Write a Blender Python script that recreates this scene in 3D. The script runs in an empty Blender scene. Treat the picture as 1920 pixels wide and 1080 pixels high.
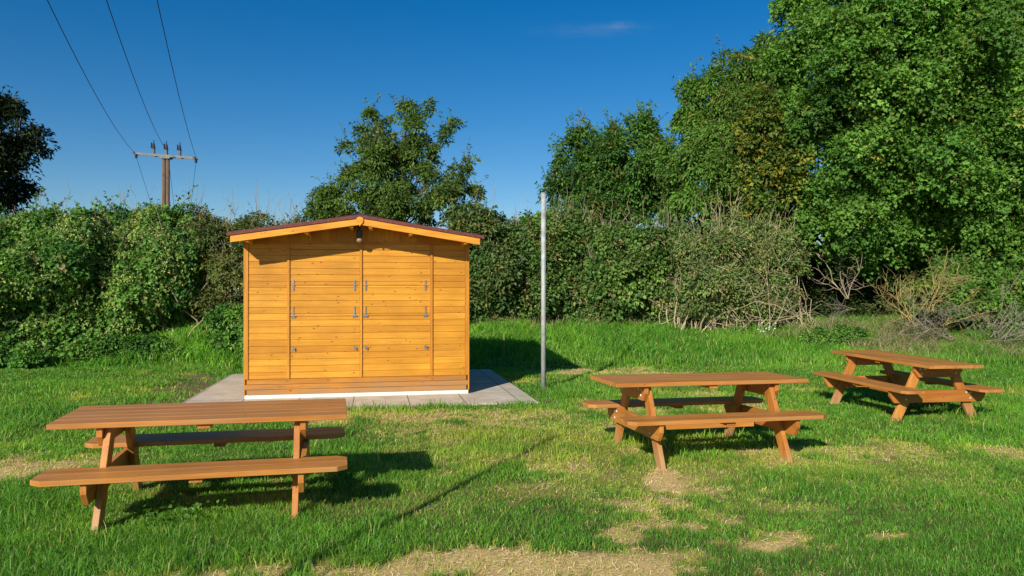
import bpy, bmesh, math, random
import numpy as np
from mathutils import Vector, Matrix
R = math.radians
random.seed(7)
SC = bpy.context.scene
COL = SC.collection
F, HOR, H = 1367.6, 543.75, 1.683         # measured focal length (px at 1920), eye level row, eye height
SUN_AZ, SUN_EL = R(24.5), R(28.0)

# ------------------------------------------------------------------ helpers
def tag(o, label=None, cat=None, group=None, kind=None):
    if label: o['label'] = label
    if cat: o['category'] = cat
    if group: o['group'] = group
    if kind: o['kind'] = kind
    return o
def empty(name, loc=(0, 0, 0), rz=0.0):
    o = bpy.data.objects.new(name, None); COL.objects.link(o)
    o.empty_display_size = .2
    o.location = loc; o.rotation_euler = (0, 0, rz)
    return o
def link(name, me, mat, parent=None):
    o = bpy.data.objects.new(name, me); COL.objects.link(o)
    if mat is not None: me.materials.append(mat)
    if parent is not None: o.parent = parent
    return o
def np_mesh(name, V, faces, mat, parent=None, colors=None, smooth=False):
    """faces: list of integer arrays (n, k)"""
    me = bpy.data.meshes.new(name)
    V = np.asarray(V, np.float32)
    me.vertices.add(len(V)); me.vertices.foreach_set('co', V.ravel())
    loops = np.concatenate([f.ravel() for f in faces]).astype(np.int32)
    tot = np.concatenate([np.full(len(f), f.shape[1]) for f in faces])
    st = np.concatenate([[0], np.cumsum(tot)[:-1]]).astype(np.int32)
    me.loops.add(len(loops)); me.loops.foreach_set('vertex_index', loops)
    me.polygons.add(len(st)); me.polygons.foreach_set('loop_start', st)
    me.update(calc_edges=True)
    if smooth: me.polygons.foreach_set('use_smooth', np.ones(len(st), bool))
    if colors is not None:
        a = me.color_attributes.new('tint', 'FLOAT_COLOR', 'POINT')
        c = np.ones((len(V), 4), np.float32); c[:, :3] = colors
        a.data.foreach_set('color', c.ravel())
    return link(name, me, mat, parent)
def pX(px, Y): return (px - 960) / F * Y
def pZ(py, Y): return H - (py - HOR) / F * Y
def G(px, py, z=0.0):
    Y = F * (H - z) / (py - HOR); return pX(px, Y), Y

# value noise
def _h(ix, iy, s):
    n = (ix.astype(np.int64) * 374761393 + iy.astype(np.int64) * 668265263 + s * 982451653) & 0xffffffff
    n = ((n ^ (n >> 13)) * 1274126177) & 0xffffffff
    return ((n ^ (n >> 16)) & 0xffff) / 65535.0
def vn(x, y, s=0):
    x = np.asarray(x, float); y = np.asarray(y, float)
    ix = np.floor(x); iy = np.floor(y); fx = x - ix; fy = y - iy
    fx = fx * fx * (3 - 2 * fx); fy = fy * fy * (3 - 2 * fy)
    ix = ix.astype(int); iy = iy.astype(int)
    a = _h(ix, iy, s) * (1 - fx) + _h(ix + 1, iy, s) * fx
    b = _h(ix, iy + 1, s) * (1 - fx) + _h(ix + 1, iy + 1, s) * fx
    return a * (1 - fy) + b * fy
def fbm(x, y, s=0, o=4):
    t = 0; a = .5; k = 1.0; n = 0
    for i in range(o):
        t = t + a * vn(np.asarray(x) * k + 17.3 * i, np.asarray(y) * k + 5.1 * i, s + i); n += a; a *= .5; k *= 2.03
    return t / n
def sm(t): t = np.clip(t, 0, 1); return t * t * (3 - 2 * t)

# ------------------------------------------------------------------ materials
def mat(name):
    m = bpy.data.materials.new(name); m.use_nodes = True
    nt = m.node_tree; nt.nodes.clear()
    out = nt.nodes.new('ShaderNodeOutputMaterial')
    return m, nt, out
def N(nt, t, **k):
    n = nt.nodes.new(t)
    for a, b in k.items():
        if a in n.inputs.keys(): n.inputs[a].default_value = b
        else: setattr(n, a, b)
    return n
def ramp(nt, stops, interp='LINEAR'):
    r = nt.nodes.new('ShaderNodeValToRGB'); r.color_ramp.interpolation = interp
    e = r.color_ramp.elements
    e[0].position, e[0].color = stops[0][0], (*stops[0][1], 1)
    e[1].position, e[1].color = stops[1][0], (*stops[1][1], 1)
    for p, c in stops[2:]:
        q = e.new(p); q.color = (*c, 1)
    return r
def mixc(nt, a, b, fac, mode='MIX'):
    m = nt.nodes.new('ShaderNodeMix'); m.data_type = 'RGBA'; m.blend_type = mode
    for s, v in ((0, fac), (6, a), (7, b)):
        if isinstance(v, (int, float)): m.inputs[s].default_value = v
        elif isinstance(v, tuple): m.inputs[s].default_value = (*v, 1)
        else: nt.links.new(v, m.inputs[s])
    return m.outputs[2]
def plain(name, col, rough=.6, metal=0, noise=0.0, nscale=8, bump=0.0):
    m, nt, out = mat(name)
    p = N(nt, 'ShaderNodeBsdfPrincipled', Roughness=rough, Metallic=metal)
    tc = N(nt, 'ShaderNodeTexCoord')
    nz = N(nt, 'ShaderNodeTexNoise', Scale=nscale, Detail=6.0)
    nt.links.new(tc.outputs['Object'], nz.inputs['Vector'])
    d = tuple(c * (1 - noise) for c in col); l = tuple(min(1, c * (1 + noise)) for c in col)
    r = ramp(nt, [(.3, d), (.7, l)])
    nt.links.new(nz.outputs['Fac'], r.inputs[0]); nt.links.new(r.outputs[0], p.inputs['Base Color'])
    if bump:
        b = N(nt, 'ShaderNodeBump', Strength=bump, Distance=.01)
        nt.links.new(nz.outputs['Fac'], b.inputs['Height']); nt.links.new(b.outputs[0], p.inputs['Normal'])
    nt.links.new(p.outputs[0], out.inputs[0])
    return m
def leafmat(name, trans=.3, rough=.45, spec=.35):
    m, nt, out = mat(name)
    at = N(nt, 'ShaderNodeAttribute'); at.attribute_name = 'tint'
    p = N(nt, 'ShaderNodeBsdfPrincipled', Roughness=rough)
    p.inputs['Specular IOR Level'].default_value = spec
    t = N(nt, 'ShaderNodeBsdfTranslucent')
    c2 = mixc(nt, at.outputs['Color'], (1.25, 1.35, .55), 1.0, 'MULTIPLY')
    nt.links.new(at.outputs['Color'], p.inputs['Base Color']); nt.links.new(c2, t.inputs['Color'])
    x = N(nt, 'ShaderNodeMixShader'); x.inputs[0].default_value = trans
    nt.links.new(p.outputs[0], x.inputs[1]); nt.links.new(t.outputs[0], x.inputs[2])
    nt.links.new(x.outputs[0], out.inputs[0])
    return m
def wood(name, base, dark, knot, axis=0, pitch=None, paxis=2, rough=.5, tint=.16, knots=1.0, off=0.0, streak=1.0, grey=None):
    """varnished softwood: grain along `axis`, boards of width `pitch` along `paxis` (object space)"""
    m, nt, out = mat(name)
    L = nt.links
    tc = N(nt, 'ShaderNodeTexCoord')
    sep = N(nt, 'ShaderNodeSeparateXYZ'); L.new(tc.outputs['Object'], sep.inputs[0])
    oi = N(nt, 'ShaderNodeObjectInfo')
    # board index
    if pitch:
        a = N(nt, 'ShaderNodeMath', operation='SUBTRACT'); L.new(sep.outputs[paxis], a.inputs[0]); a.inputs[1].default_value = off
        d = N(nt, 'ShaderNodeMath', operation='DIVIDE'); L.new(a.outputs[0], d.inputs[0]); d.inputs[1].default_value = pitch
        fl = N(nt, 'ShaderNodeMath', operation='FLOOR'); L.new(d.outputs[0], fl.inputs[0])
        idx = fl.outputs[0]
    else:
        v = N(nt, 'ShaderNodeValue'); v.outputs[0].default_value = 0; idx = v.outputs[0]
    ad = N(nt, 'ShaderNodeMath', operation='MULTIPLY_ADD'); L.new(oi.outputs['Random'], ad.inputs[0]); ad.inputs[1].default_value = 91.0; L.new(idx, ad.inputs[2])
    wn = N(nt, 'ShaderNodeTexWhiteNoise', noise_dimensions='1D'); L.new(ad.outputs[0], wn.inputs['W'])
    # shift each board along its grain
    sh = N(nt, 'ShaderNodeVectorMath', operation='SCALE'); L.new(wn.outputs['Color'], sh.inputs[0]); sh.inputs['Scale'].default_value = 23.0
    av = N(nt, 'ShaderNodeVectorMath', operation='ADD'); L.new(tc.outputs['Object'], av.inputs[0]); L.new(sh.outputs[0], av.inputs[1])
    sc = [14.0, 14.0, 14.0]; sc[axis] = .9
    mp = N(nt, 'ShaderNodeMapping'); mp.inputs['Scale'].default_value = sc; L.new(av.outputs[0], mp.inputs[0])
    g1 = N(nt, 'ShaderNodeTexNoise', Scale=1.0, Detail=8.0, Roughness=.62, Distortion=.6); L.new(mp.outputs[0], g1.inputs['Vector'])
    sc2 = [110.0] * 3; sc2[axis] = 3.0
    mp2 = N(nt, 'ShaderNodeMapping'); mp2.inputs['Scale'].default_value = sc2; L.new(av.outputs[0], mp2.inputs[0])
    g2 = N(nt, 'ShaderNodeTexNoise', Scale=1.0, Detail=3.0); L.new(mp2.outputs[0], g2.inputs['Vector'])
    r1 = ramp(nt, [(.32, dark), (.62, base)]); L.new(g1.outputs['Fac'], r1.inputs[0])
    r2 = ramp(nt, [(.3, (.72, .68, .62)), (.7, (1.1, 1.1, 1.1))]); L.new(g2.outputs['Fac'], r2.inputs[0])
    c = mixc(nt, r1.outputs[0], r2.outputs[0], .55 * streak, 'MULTIPLY')
    # board tint
    r3 = ramp(nt, [(0, (1 - tint, 1 - tint * 1.4, 1 - tint * 1.8)), (1, (1 + tint * .6, 1 + tint * .8, 1 + tint * .9))]); L.new(wn.outputs['Value'], r3.inputs[0])
    c = mixc(nt, c, r3.outputs[0], 1.0, 'MULTIPLY')
    # knots
    ks = [12.0] * 3; ks[axis] = 6.5
    mp3 = N(nt, 'ShaderNodeMapping'); mp3.inputs['Scale'].default_value = ks; L.new(av.outputs[0], mp3.inputs[0])
    vo = N(nt, 'ShaderNodeTexVoronoi', Scale=1.0); L.new(mp3.outputs[0], vo.inputs['Vector'])
    r4 = ramp(nt, [(.06 * knots, (1, 1, 1)), (.17 * knots, (0, 0, 0))]); L.new(vo.outputs['Distance'], r4.inputs[0])
    c = mixc(nt, c, knot, r4.outputs[0])
    # faint dirt
    n4 = N(nt, 'ShaderNodeTexNoise', Scale=2.3, Detail=5.0); L.new(tc.outputs['Object'], n4.inputs['Vector'])
    r5 = ramp(nt, [(.3, (.82, .8, .78)), (.65, (1.05, 1.05, 1.05))]); L.new(n4.outputs['Fac'], r5.inputs[0])
    c = mixc(nt, c, r5.outputs[0], .8, 'MULTIPLY')
    if grey:
        n5 = N(nt, 'ShaderNodeTexNoise', Scale=1.7, Detail=7.0, Roughness=.7); L.new(mp.outputs[0], n5.inputs['Vector'])
        r6 = ramp(nt, [(.42, (0, 0, 0)), (.72, (.55, .55, .55))]); L.new(n5.outputs['Fac'], r6.inputs[0])
        c = mixc(nt, c, grey, r6.outputs[0])
    p = N(nt, 'ShaderNodeBsdfPrincipled', Roughness=rough)
    p.inputs['Specular IOR Level'].default_value = .35
    if name == 'leg_wood':   # weathered, muddy feet
        ft = N(nt, 'ShaderNodeMath', operation='MULTIPLY_ADD'); L.new(sep.outputs[2], ft.inputs[0]); ft.inputs[1].default_value = 1.0; L.new(n4.outputs['Fac'], ft.inputs[2])
        rft = ramp(nt, [(.48, (.6, .6, .6)), (.72, (0, 0, 0))]); L.new(ft.outputs[0], rft.inputs[0]); c = mixc(nt, c, (.45, .30, .16), rft.outputs[0])
    if name == 'base_wood':
        ft = N(nt, 'ShaderNodeMath', operation='MULTIPLY_ADD'); L.new(sep.outputs[2], ft.inputs[0]); ft.inputs[1].default_value = 2.0; L.new(n4.outputs['Fac'], ft.inputs[2])
        rft = ramp(nt, [(.6, (.6, .6, .6)), (1.0, (0, 0, 0))]); L.new(ft.outputs[0], rft.inputs[0]); c = mixc(nt, c, (.33, .22, .12), rft.outputs[0])
    L.new(c, p.inputs['Base Color'])
    b = N(nt, 'ShaderNodeBump', Strength=.25, Distance=.004); L.new(g2.outputs['Fac'], b.inputs['Height']); L.new(b.outputs[0], p.inputs['Normal'])
    L.new(p.outputs[0], out.inputs[0])
    return m

HONEY = (.68, .320, .030); HONEY_D = (.58, .240, .018); KNOT = (.20, .055, .008)
M = {}
M['siding'] = wood('siding_wood', HONEY, HONEY_D, KNOT, 0, .1005, 2, .45, .15, .85, off=.30)
M['gable'] = wood('gable_wood', HONEY, HONEY_D, KNOT, 2, .09, 0, .5, .15)
M['sidewood'] = wood('side_wood', HONEY, HONEY_D, KNOT, 1, .1005, 2, .45, .13, .72, off=.30)
M['post'] = wood('post_wood', (.66, .29, .032), (.54, .20, .022), KNOT, 2, None, 2, .5, .1, .6)
M['beam'] = wood('base_wood', (.58, .255, .045), (.42, .165, .028), (.22, .07, .015), 0, .08, 2, .5, .12, 1.0, off=.06)
M['fascia'] = wood('fascia_wood', (.86, .40, .045), (.72, .28, .028), KNOT, 0, None, 2, .45, .08, .7)
TB, TD, TK = (.61, .255, .052), (.44, .165, .030), (.13, .045, .018)
M['top'] = wood('tabletop_wood', TB, TD, TK, 0, .1552, 1, .48, .10, .5, off=-.388, grey=(.40, .26, .13))
M['seat'] = wood('seat_wood', TB, TD, TK, 0, .17, 1, .48, .10, .5, off=-.73, grey=(.40, .26, .13))
M['legw'] = wood('leg_wood', (.60, .26, .058), (.44, .165, .034), TK, 2, None, 2, .5, .16, .6)
M['beamw'] = wood('beam_wood', (.58, .24, .052), (.42, .15, .03), TK, 1, None, 2, .5, .16, .6)
M['railw'] = wood('rail_wood', (.58, .24, .052), (.42, .15, .03), TK, 0, None, 2, .5, .12, .6)
M['bolt'] = plain('zinc_bolt', (.62, .61, .58), .4, .3, .1)
M['arm'] = plain('crossarm_steel', (.13, .14, .14), .6, .3, .2, 6)
M['steel'] = plain('galvanised_steel', (.40, .41, .41), .6, .15, .22, 14, .15)
M['hinge'] = plain('hinge_zinc', (.32, .33, .35), .45, .8, .2, 40)
M['white'] = plain('white_skirting', (.70, .68, .63), .6, 0, .05, 6)
M['roof'] = plain('roof_felt', (.15, .038, .034), .8, 0, .3, 30, .4)
M['black'] = plain('black_plastic', (.02, .02, .022), .4, 0, .1)
M['lens'] = plain('pale_lens', (.30, .22, .15), .3, 0, .05)
M['bark'] = plain('bark', (.15, .115, .08), .9, 0, .45, 9, .8)
M['twig'] = plain('dry_twig', (.34, .27, .18), .9, 0, .4, 5, .3)
M['paletwig'] = plain('pale_twig', (.44, .36, .22), .9, 0, .35, 5, .3)
M['lichen'] = plain('lichen_twig', (.36, .27, .10), .9, 0, .4, 5, .3)
M['deadgrey'] = plain('grey_deadwood', (.24, .20, .155), .9, 0, .4, 5, .3)
M['polew'] = wood('pole_wood', (.17, .115, .075), (.09, .058, .038), (.06, .03, .02), 2, None, 2, .85, .1, .4)
M['leaf'] = leafmat('leaves', .32, .5, .2)
M['leafy'] = leafmat('hedge_leaves', .30, .55, .2)
M['grass'] = leafmat('grass_blades', .42, .45, .3)
M['straw'] = leafmat('straw_bits', .1, .7, .2)
M['insul'] = plain('brown_insulator', (.03, .025, .03), .3, 0, .1)
M['wire'] = plain('wire_metal', (.045, .05, .055), .6, .4, .1)
M['stone'] = plain('pale_stone', (.50, .45, .33), .9, 0, .2, 12, .6)
M['petal'] = plain('white_petal', (.80, .80, .78), .6)

def ground_mat():
    m, nt, out = mat('ground'); L = nt.links
    tc = N(nt, 'ShaderNodeTexCoord')
    at = N(nt, 'ShaderNodeAttribute'); at.attribute_name = 'tint'
    s = N(nt, 'ShaderNodeSeparateColor'); L.new(at.outputs['Color'], s.inputs[0])
    n1 = N(nt, 'ShaderNodeTexNoise', Scale=3.0, Detail=10.0, Roughness=.7); L.new(tc.outputs['Object'], n1.inputs['Vector'])
    n2 = N(nt, 'ShaderNodeTexNoise', Scale=45.0, Detail=6.0, Roughness=.75); L.new(tc.outputs['Object'], n2.inputs['Vector'])
    green = ramp(nt, [(.35, (.06, .085, .02)), (.65, (.13, .14, .04))]); L.new(n1.outputs['Fac'], green.inputs[0])
    sand = ramp(nt, [(.3, (.38, .25, .09)), (.5, (.66, .47, .19)), (.7, (.82, .64, .31))]); L.new(n2.outputs['Fac'], sand.inputs[0])
    soil = ramp(nt, [(.3, (.11, .085, .05)), (.7, (.22, .17, .10))]); L.new(n2.outputs['Fac'], soil.inputs[0])
    c = mixc(nt, green.outputs[0], sand.outputs[0], s.outputs[0])
    c = mixc(nt, c, soil.outputs[0], s.outputs[1])
    p = N(nt, 'ShaderNodeBsdfPrincipled', Roughness=.95); p.inputs['Specular IOR Level'].default_value = .1
    L.new(c, p.inputs['Base Color'])
    b = N(nt, 'ShaderNodeBump', Strength=.7, Distance=.02); L.new(n2.outputs['Fac'], b.inputs['Height']); L.new(b.outputs[0], p.inputs['Normal'])
    L.new(p.outputs[0], out.inputs[0]); return m
def paving_mat():
    m, nt, out = mat('paving'); L = nt.links
    tc = N(nt, 'ShaderNodeTexCoord'); oi = N(nt, 'ShaderNodeObjectInfo')
    n1 = N(nt, 'ShaderNodeTexNoise', Scale=2.2, Detail=9.0, Roughness=.7); L.new(tc.outputs['Object'], n1.inputs['Vector'])
    n2 = N(nt, 'ShaderNodeTexNoise', Scale=160.0, Detail=3.0); L.new(tc.outputs['Object'], n2.inputs['Vector'])
    br = N(nt, 'ShaderNodeTexBrick', Scale=1.0); br.offset = 0.0
    br.inputs['Color1'].default_value = (.56, .51, .42, 1); br.inputs['Color2'].default_value = (.62, .56, .46, 1); br.inputs['Mortar'].default_value = (.16, .13, .09, 1)
    br.inputs['Mortar Size'].default_value = .008; br.inputs['Brick Width'].default_value = .82; br.inputs['Row Height'].default_value = 1.155
    L.new(tc.outputs['Object'], br.inputs['Vector'])
    r = ramp(nt, [(.3, (.70, .66, .60)), (.62, (1.05, 1.03, 1.0))]); L.new(n1.outputs['Fac'], r.inputs[0])
    r2 = ramp(nt, [(.3, (.85, .85, .85)), (.7, (1.08, 1.08, 1.08))]); L.new(n2.outputs['Fac'], r2.inputs[0])
    c = mixc(nt, br.outputs['Color'], r.outputs[0], 1.0, 'MULTIPLY'); c = mixc(nt, c, r2.outputs[0], 1.0, 'MULTIPLY')
    p = N(nt, 'ShaderNodeBsdfPrincipled', Roughness=.85); L.new(c, p.inputs['Base Color'])
    b = N(nt, 'ShaderNodeBump', Strength=.3, Distance=.003); L.new(n2.outputs['Fac'], b.inputs['Height']); L.new(b.outputs[0], p.inputs['Normal'])
    L.new(p.outputs[0], out.inputs[0]); return m
M['ground'] = ground_mat(); M['paving'] = paving_mat()

# ------------------------------------------------------------------ solid builders (bmesh)
class MB:
    def __init__(s): s.bm = bmesh.new()
    def poly(s, pts2, axis, a0, a1, bev=0.0):
        """extrude polygon of 2D points along axis from a0 to a1 (other two axes in xyz order)"""
        bm = s.bm
        def P(p, a):
            l = list(p); l.insert(axis, a); return l
        A = [bm.verts.new(P(p, a0)) for p in pts2]; B = [bm.verts.new(P(p, a1)) for p in pts2]
        n = len(A); fs = [bm.faces.new(A), bm.faces.new(B[::-1])]
        for i in range(n): fs.append(bm.faces.new((A[i], B[i], B[(i + 1) % n], A[(i + 1) % n])))
        bmesh.ops.recalc_face_normals(bm, faces=fs)
        if bev:
            es = list({e for f in fs for e in f.edges})
            bmesh.ops.bevel(bm, geom=es, offset=bev, segments=1, affect='EDGES', clamp_overlap=True)
        return s
    def box(s, x0, x1, y0, y1, z0, z1, bev=0.0):
        return s.poly([(y0, z0), (y1, z0), (y1, z1), (y0, z1)], 0, x0, x1, bev)
    def cyl(s, c, r, h, axis='z', seg=16, r2=None, bev=0):
        mt = Matrix.Translation(c)
        if axis == 'x': mt = mt @ Matrix.Rotation(R(90), 4, 'Y')
        if axis == 'y': mt = mt @ Matrix.Rotation(R(90), 4, 'X')
        bmesh.ops.create_cone(s.bm, cap_ends=True, segments=seg, radius1=r, radius2=r if r2 is None else r2, depth=h, matrix=mt)
        return s
    def sph(s, c, r, sc=(1, 1, 1), u=14, v=8):
        mt = Matrix.Translation(c) @ Matrix.Diagonal((*sc, 1))
        bmesh.ops.create_uvsphere(s.bm, u_segments=u, v_segments=v, radius=r, matrix=mt)
        return s
    def mesh(s, name):
        me = bpy.data.meshes.new(name); s.bm.to_mesh(me); s.bm.free(); return me
    def build(s, name, m, parent=None, smooth=False):
        me = s.mesh(name)
        if smooth:
            for p in me.polygons: p.use_smooth = len(p.vertices) < 6
        return link(name, me, m, parent)

def tubes(P, Rr, sides=5):
    """P (n,K,3) polylines, Rr (n,K) radii -> verts, quads"""
    P = np.asarray(P, float); Rr = np.asarray(Rr, float); n, K, _ = P.shape
    T = np.gradient(P, axis=1); T /= np.linalg.norm(T, axis=2, keepdims=True) + 1e-9
    ref = np.where(np.abs(T[:, :1, 2:3]) > .9, np.array([[[1., 0, 0]]]), np.array([[[0, 0, 1.]]]))
    U = np.cross(T, np.broadcast_to(ref, T.shape)); U /= np.linalg.norm(U, axis=2, keepdims=True) + 1e-9
    W = np.cross(T, U)
    a = np.arange(sides) * 2 * math.pi / sides
    V = P[:, :, None] + Rr[:, :, None, None] * (U[:, :, None] * np.cos(a)[None, None, :, None] + W[:, :, None] * np.sin(a)[None, None, :, None])
    idx = np.arange(n * K * sides).reshape(n, K, sides)
    q = np.stack([idx[:, :-1], np.roll(idx, -1, 2)[:, :-1], np.roll(idx, -1, 2)[:, 1:], idx[:, 1:]], -1).reshape(-1, 4)
    return V.reshape(-1, 3), q
def curve_pts(rng, A, B, K=6, wob=.08, lift=.15):
    """bent polylines from A to B (n,3)"""
    A = np.asarray(A, float); B = np.asarray(B, float); t = np.linspace(0, 1, K)[None, :, None]
    L = np.linalg.norm(B - A, axis=1)[:, None, None]
    P = A[:, None] * (1 - t) + B[:, None] * t
    P = P + rng.normal(0, 1, (len(A), K, 3)) * wob * L * (t * (1 - t) * 4) * .5
    P[:, :, 2:3] += lift * L * (t * (1 - t) * 2)
    return P

# ------------------------------------------------------------------ terrain
SHED0 = np.array([-4.09, 11.16]); SY = R(10.7)
UX = np.array([math.cos(SY), math.sin(SY)]); VX = np.array([-math.sin(SY), math.cos(SY)])
def shed_uv(x, y):
    dx = x - SHED0[0]; dy = y - SHED0[1]
    return dx * UX[0] + dy * UX[1], dx * VX[0] + dy * VX[1]
SLAB = (-.85, 4.36, -1.10, 3.52)
def height(x, y):
    x = np.asarray(x, float); y = np.asarray(y, float)
    z = .80 * sm((y - 15.0 - .02 * x) / 8.0)
    z = z + sm((-x - 2.5) / 2.0) * (.72 - .62 * sm((-x - 7.2) / 4.5)) * sm((y - 15.6) / 2.6) * (1 - .35 * sm((y - 18) / 4))
    w = sm((y - 3) / 2)
    z = z + (fbm(x * .45, y * .45, 3) - .5) * .10 * sm((y - 6) / 3) + (fbm(x * 2.2, y * 2.2, 9) - .5) * .035
    u, v = shed_uv(x, y)
    d = np.maximum(np.maximum(SLAB[0] - u, u - SLAB[1]), np.maximum(SLAB[2] - v, v - SLAB[3]))
    k = sm(d / .9)
    z = z * k + (1 - k) * (-.012)
    z = z - 2.0 * sm((y - 60) / 200) * 0
    return z
# dry or bare places: centre x, y, radii, strength, kind 0 sand/straw 1 soil
def pg(px, py, rx, ry, s, k=0, a=0.0):
    x, y = G(px, py); return (x, y, rx, ry, s, k, a)
PATCH = [pg(880, 1068, 1.0, .27, 1.0), pg(680, 1075, .35, .2, .8), pg(1150, 1062, .45, .25, .9), pg(1270, 1050, .2, .15, .7), pg(1245, 905, .15, .42, 1.0), pg(1235, 945, .3, .2, .7), pg(1220, 985, .32, .16, .8),
         pg(1440, 1022, .32, .10, .95), pg(1490, 1010, .2, .1, .8), pg(1385, 1027, .12, .06, .8), pg(1640, 1005, .14, .05, .6),
         pg(20, 882, .42, .42, .95), pg(140, 865, .3, .25, .55), pg(760, 782, 1.5, .35, .62), pg(900, 775, 1.4, .25, .5),
         pg(1150, 699, .95, .55, .95), pg(1195, 694, .3, .35, 1.0), pg(1105, 702, .3, .3, .9), pg(385, 722, .55, 1.3, .95, 1), pg(345, 745, .5, .6, .8, 1), pg(430, 706, .6, .3, .9, 1), pg(250, 735, .9, .4, .35, 1),
         pg(1345, 848, .55, .12, .8), pg(1310, 838, .4, .05, .8), pg(1640, 850, .9, .3, .55), pg(1700, 835, .6, .2, .45), pg(1905, 852, .2, .25, .7), pg(1030, 872, .35, .28, .6), pg(960, 862, .3, .2, .55),
         pg(850, 815, .7, .3, .45), pg(1290, 742, .6, .35, .6), pg(1390, 770, .7, .4, .6), pg(1180, 770, .5, .5, .4), pg(1060, 815, .5, .6, .4), pg(640, 860, .3, .2, .3), pg(1010, 745, .22, .6, .75, 1),
         pg(1000, 825, 2.0, 1.3, .28), pg(1180, 905, .9, 1.0, .33), pg(820, 930, 1.0, .5, .2), pg(1700, 870, 1.6, .8, .22), pg(1215, 960, .10, .3, .8), pg(1170, 1000, .16, .2, .7), pg(1265, 1040, .15, .12, .7), pg(1330, 920, .2, .1, .6), pg(1480, 950, .3, .1, .3), pg(1115, 850, .4, .4, .35), pg(1580, 905, .3, .12, .35), pg(560, 935, .25, .12, .35), pg(1180, 830, .3, .3, .35)]
def dryness(x, y):
    x = np.asarray(x, float); y = np.asarray(y, float)
    out = [np.zeros_like(x), np.zeros_like(x)]
    n = fbm(x * 2.6, y * 2.6, 31, 5); n2 = fbm(x * 11, y * 11, 37, 3)
    for cx, cy, rx, ry, s, k, a in PATCH:
        d = np.sqrt(((x - cx) / rx) ** 2 + ((y - cy) / ry) ** 2)
        v = s * sm((1.62 - d + (n - .5) * 2.6 + (n2 - .5) * 2.2) / 1.0)
        out[k] = np.maximum(out[k], v)
    g = sm((fbm(x * .8 + 5, y * .8, 51, 4) - .48) / .2) * .45 * sm((16 - y) / 2) * sm((y-4.5)/2)
    out[0] = np.maximum(out[0], g * sm((n - .42) / .2))
    return out[0], out[1]

def ax(stops):
    v = []
    for a, b, st in stops: v += list(np.arange(a, b, st))
    v.append(stops[-1][1]); return np.array(v)
gx = ax([(-800, -100, 100), (-100, -30, 10), (-30, -10, 1.0), (-10, -6, .25), (-6, 7, .07), (7, 12, .2), (12, 30, 1.0), (30, 100, 10), (100, 800, 100)])
gy = ax([(-60, -10, 10), (-10, 2, 1), (2, 3.6, .2), (3.6, 11, .07), (11, 18, .12), (18, 32, .35), (32, 60, 2), (60, 200, 20), (200, 1500, 130)])
XX, YY = np.meshgrid(gx, gy)
ZZ = height(XX, YY); D0, D1 = dryness(XX, YY)
V = np.stack([XX, YY, ZZ], -1).reshape(-1, 3)
ii = np.arange(len(gx) * len(gy)).reshape(len(gy), len(gx))
Q = np.stack([ii[:-1, :-1], ii[:-1, 1:], ii[1:, 1:], ii[1:, :-1]], -1).reshape(-1, 4)
g = np_mesh('ground', V, [Q], M['ground'], colors=np.stack([D0, D1, D0 * 0], -1).reshape(-1, 3), smooth=True)
tag(g, kind='structure')

# ------------------------------------------------------------------ shed
sx, sy = SHED0
ys = (sx, sy, 0.0)
pav = MB()
pav.box(SLAB[0], SLAB[1], SLAB[2], SLAB[3], -.12, .012, .004)
po = pav.build('paving', M['paving']); po.location = ys; po.rotation_euler = (0, 0, SY); tag(po, kind='structure')

W, DP, WT = 3.443, 2.8, 2.40          # width, depth, height of the siding top
CX = 1.735                             # ridge position
E_, O_ = .15, .50                      # overhangs side, front
RP = .29                               # rise of the roof plane between eave and ridge
shed = empty('wooden_shed', ys, SY)
shed.location.z = .012
tag(shed, 'honey-coloured timber shed with low red-brown gable roof standing on pale concrete paving', 'shed')
def siding(mb, a0, a1, z0, z1, y, axis=0, side=-1, p=.1005, off=.30, d=.009):
    """shiplap boards: each face leans out towards its lower edge"""
    k = math.floor((z0 - off) / p + 1e-6)
    z = off + k * p
    while z < z1 - 1e-4:
        b0 = max(z, z0); b1 = min(z + p, z1)
        if b1 - b0 > .004:
            g_ = min(.007, (b1 - b0) * .3)
            pts = [(y, b0), (y + side * d * .55, b0), (y + side * d, b0 + g_ * .6), (y + side * d * .62, b1 - g_), (y + side * d * .1, b1 - g_ * .3), (y, b1)]
            if axis == 0: mb.poly(pts, 0, a0, a1)
            else: mb.poly(pts, 1, a0, a1)
        z += p
    return mb
B0, B1, B2 = .646, 1.744, 2.849
w = MB()
siding(w, .055, B0 - .02, .30, WT, 0.0)
siding(w, B2 + .02, W - .055, .30, WT, 0.0)
for (a, b) in ((B0 + .02, B1 - .02), (B1 + .02, B2 - .02)):
    siding(w, a, b, WT - .10, WT, 0.0)
w.box(.03, W - .03, .001, .05, .06, WT - .002)
w.build('front_wall', M['siding'], shed)
def wall_side(x, side):
    m = MB()
    m.box(x - .02, x + .02, .052, DP, .06, WT)
    z = .30
    while z < WT - .01:
        b1 = min(z + .1005, WT); xs = x + side * .02
        m.poly([(xs, z), (xs + side * .01, z), (xs + side * .005, b1 - .006), (xs, b1 - .001)], 1, .055, DP)   # points are (x, z)
        z += .1005
    m.build('side_wall', M['sidewood'], shed)
wall_side(.03, -1); wall_side(W - .03, 1)
MB().box(.05, W - .05, DP - .04, DP - .002, .06, WT + .05).build('rear_wall', M['siding'], shed)
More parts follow.
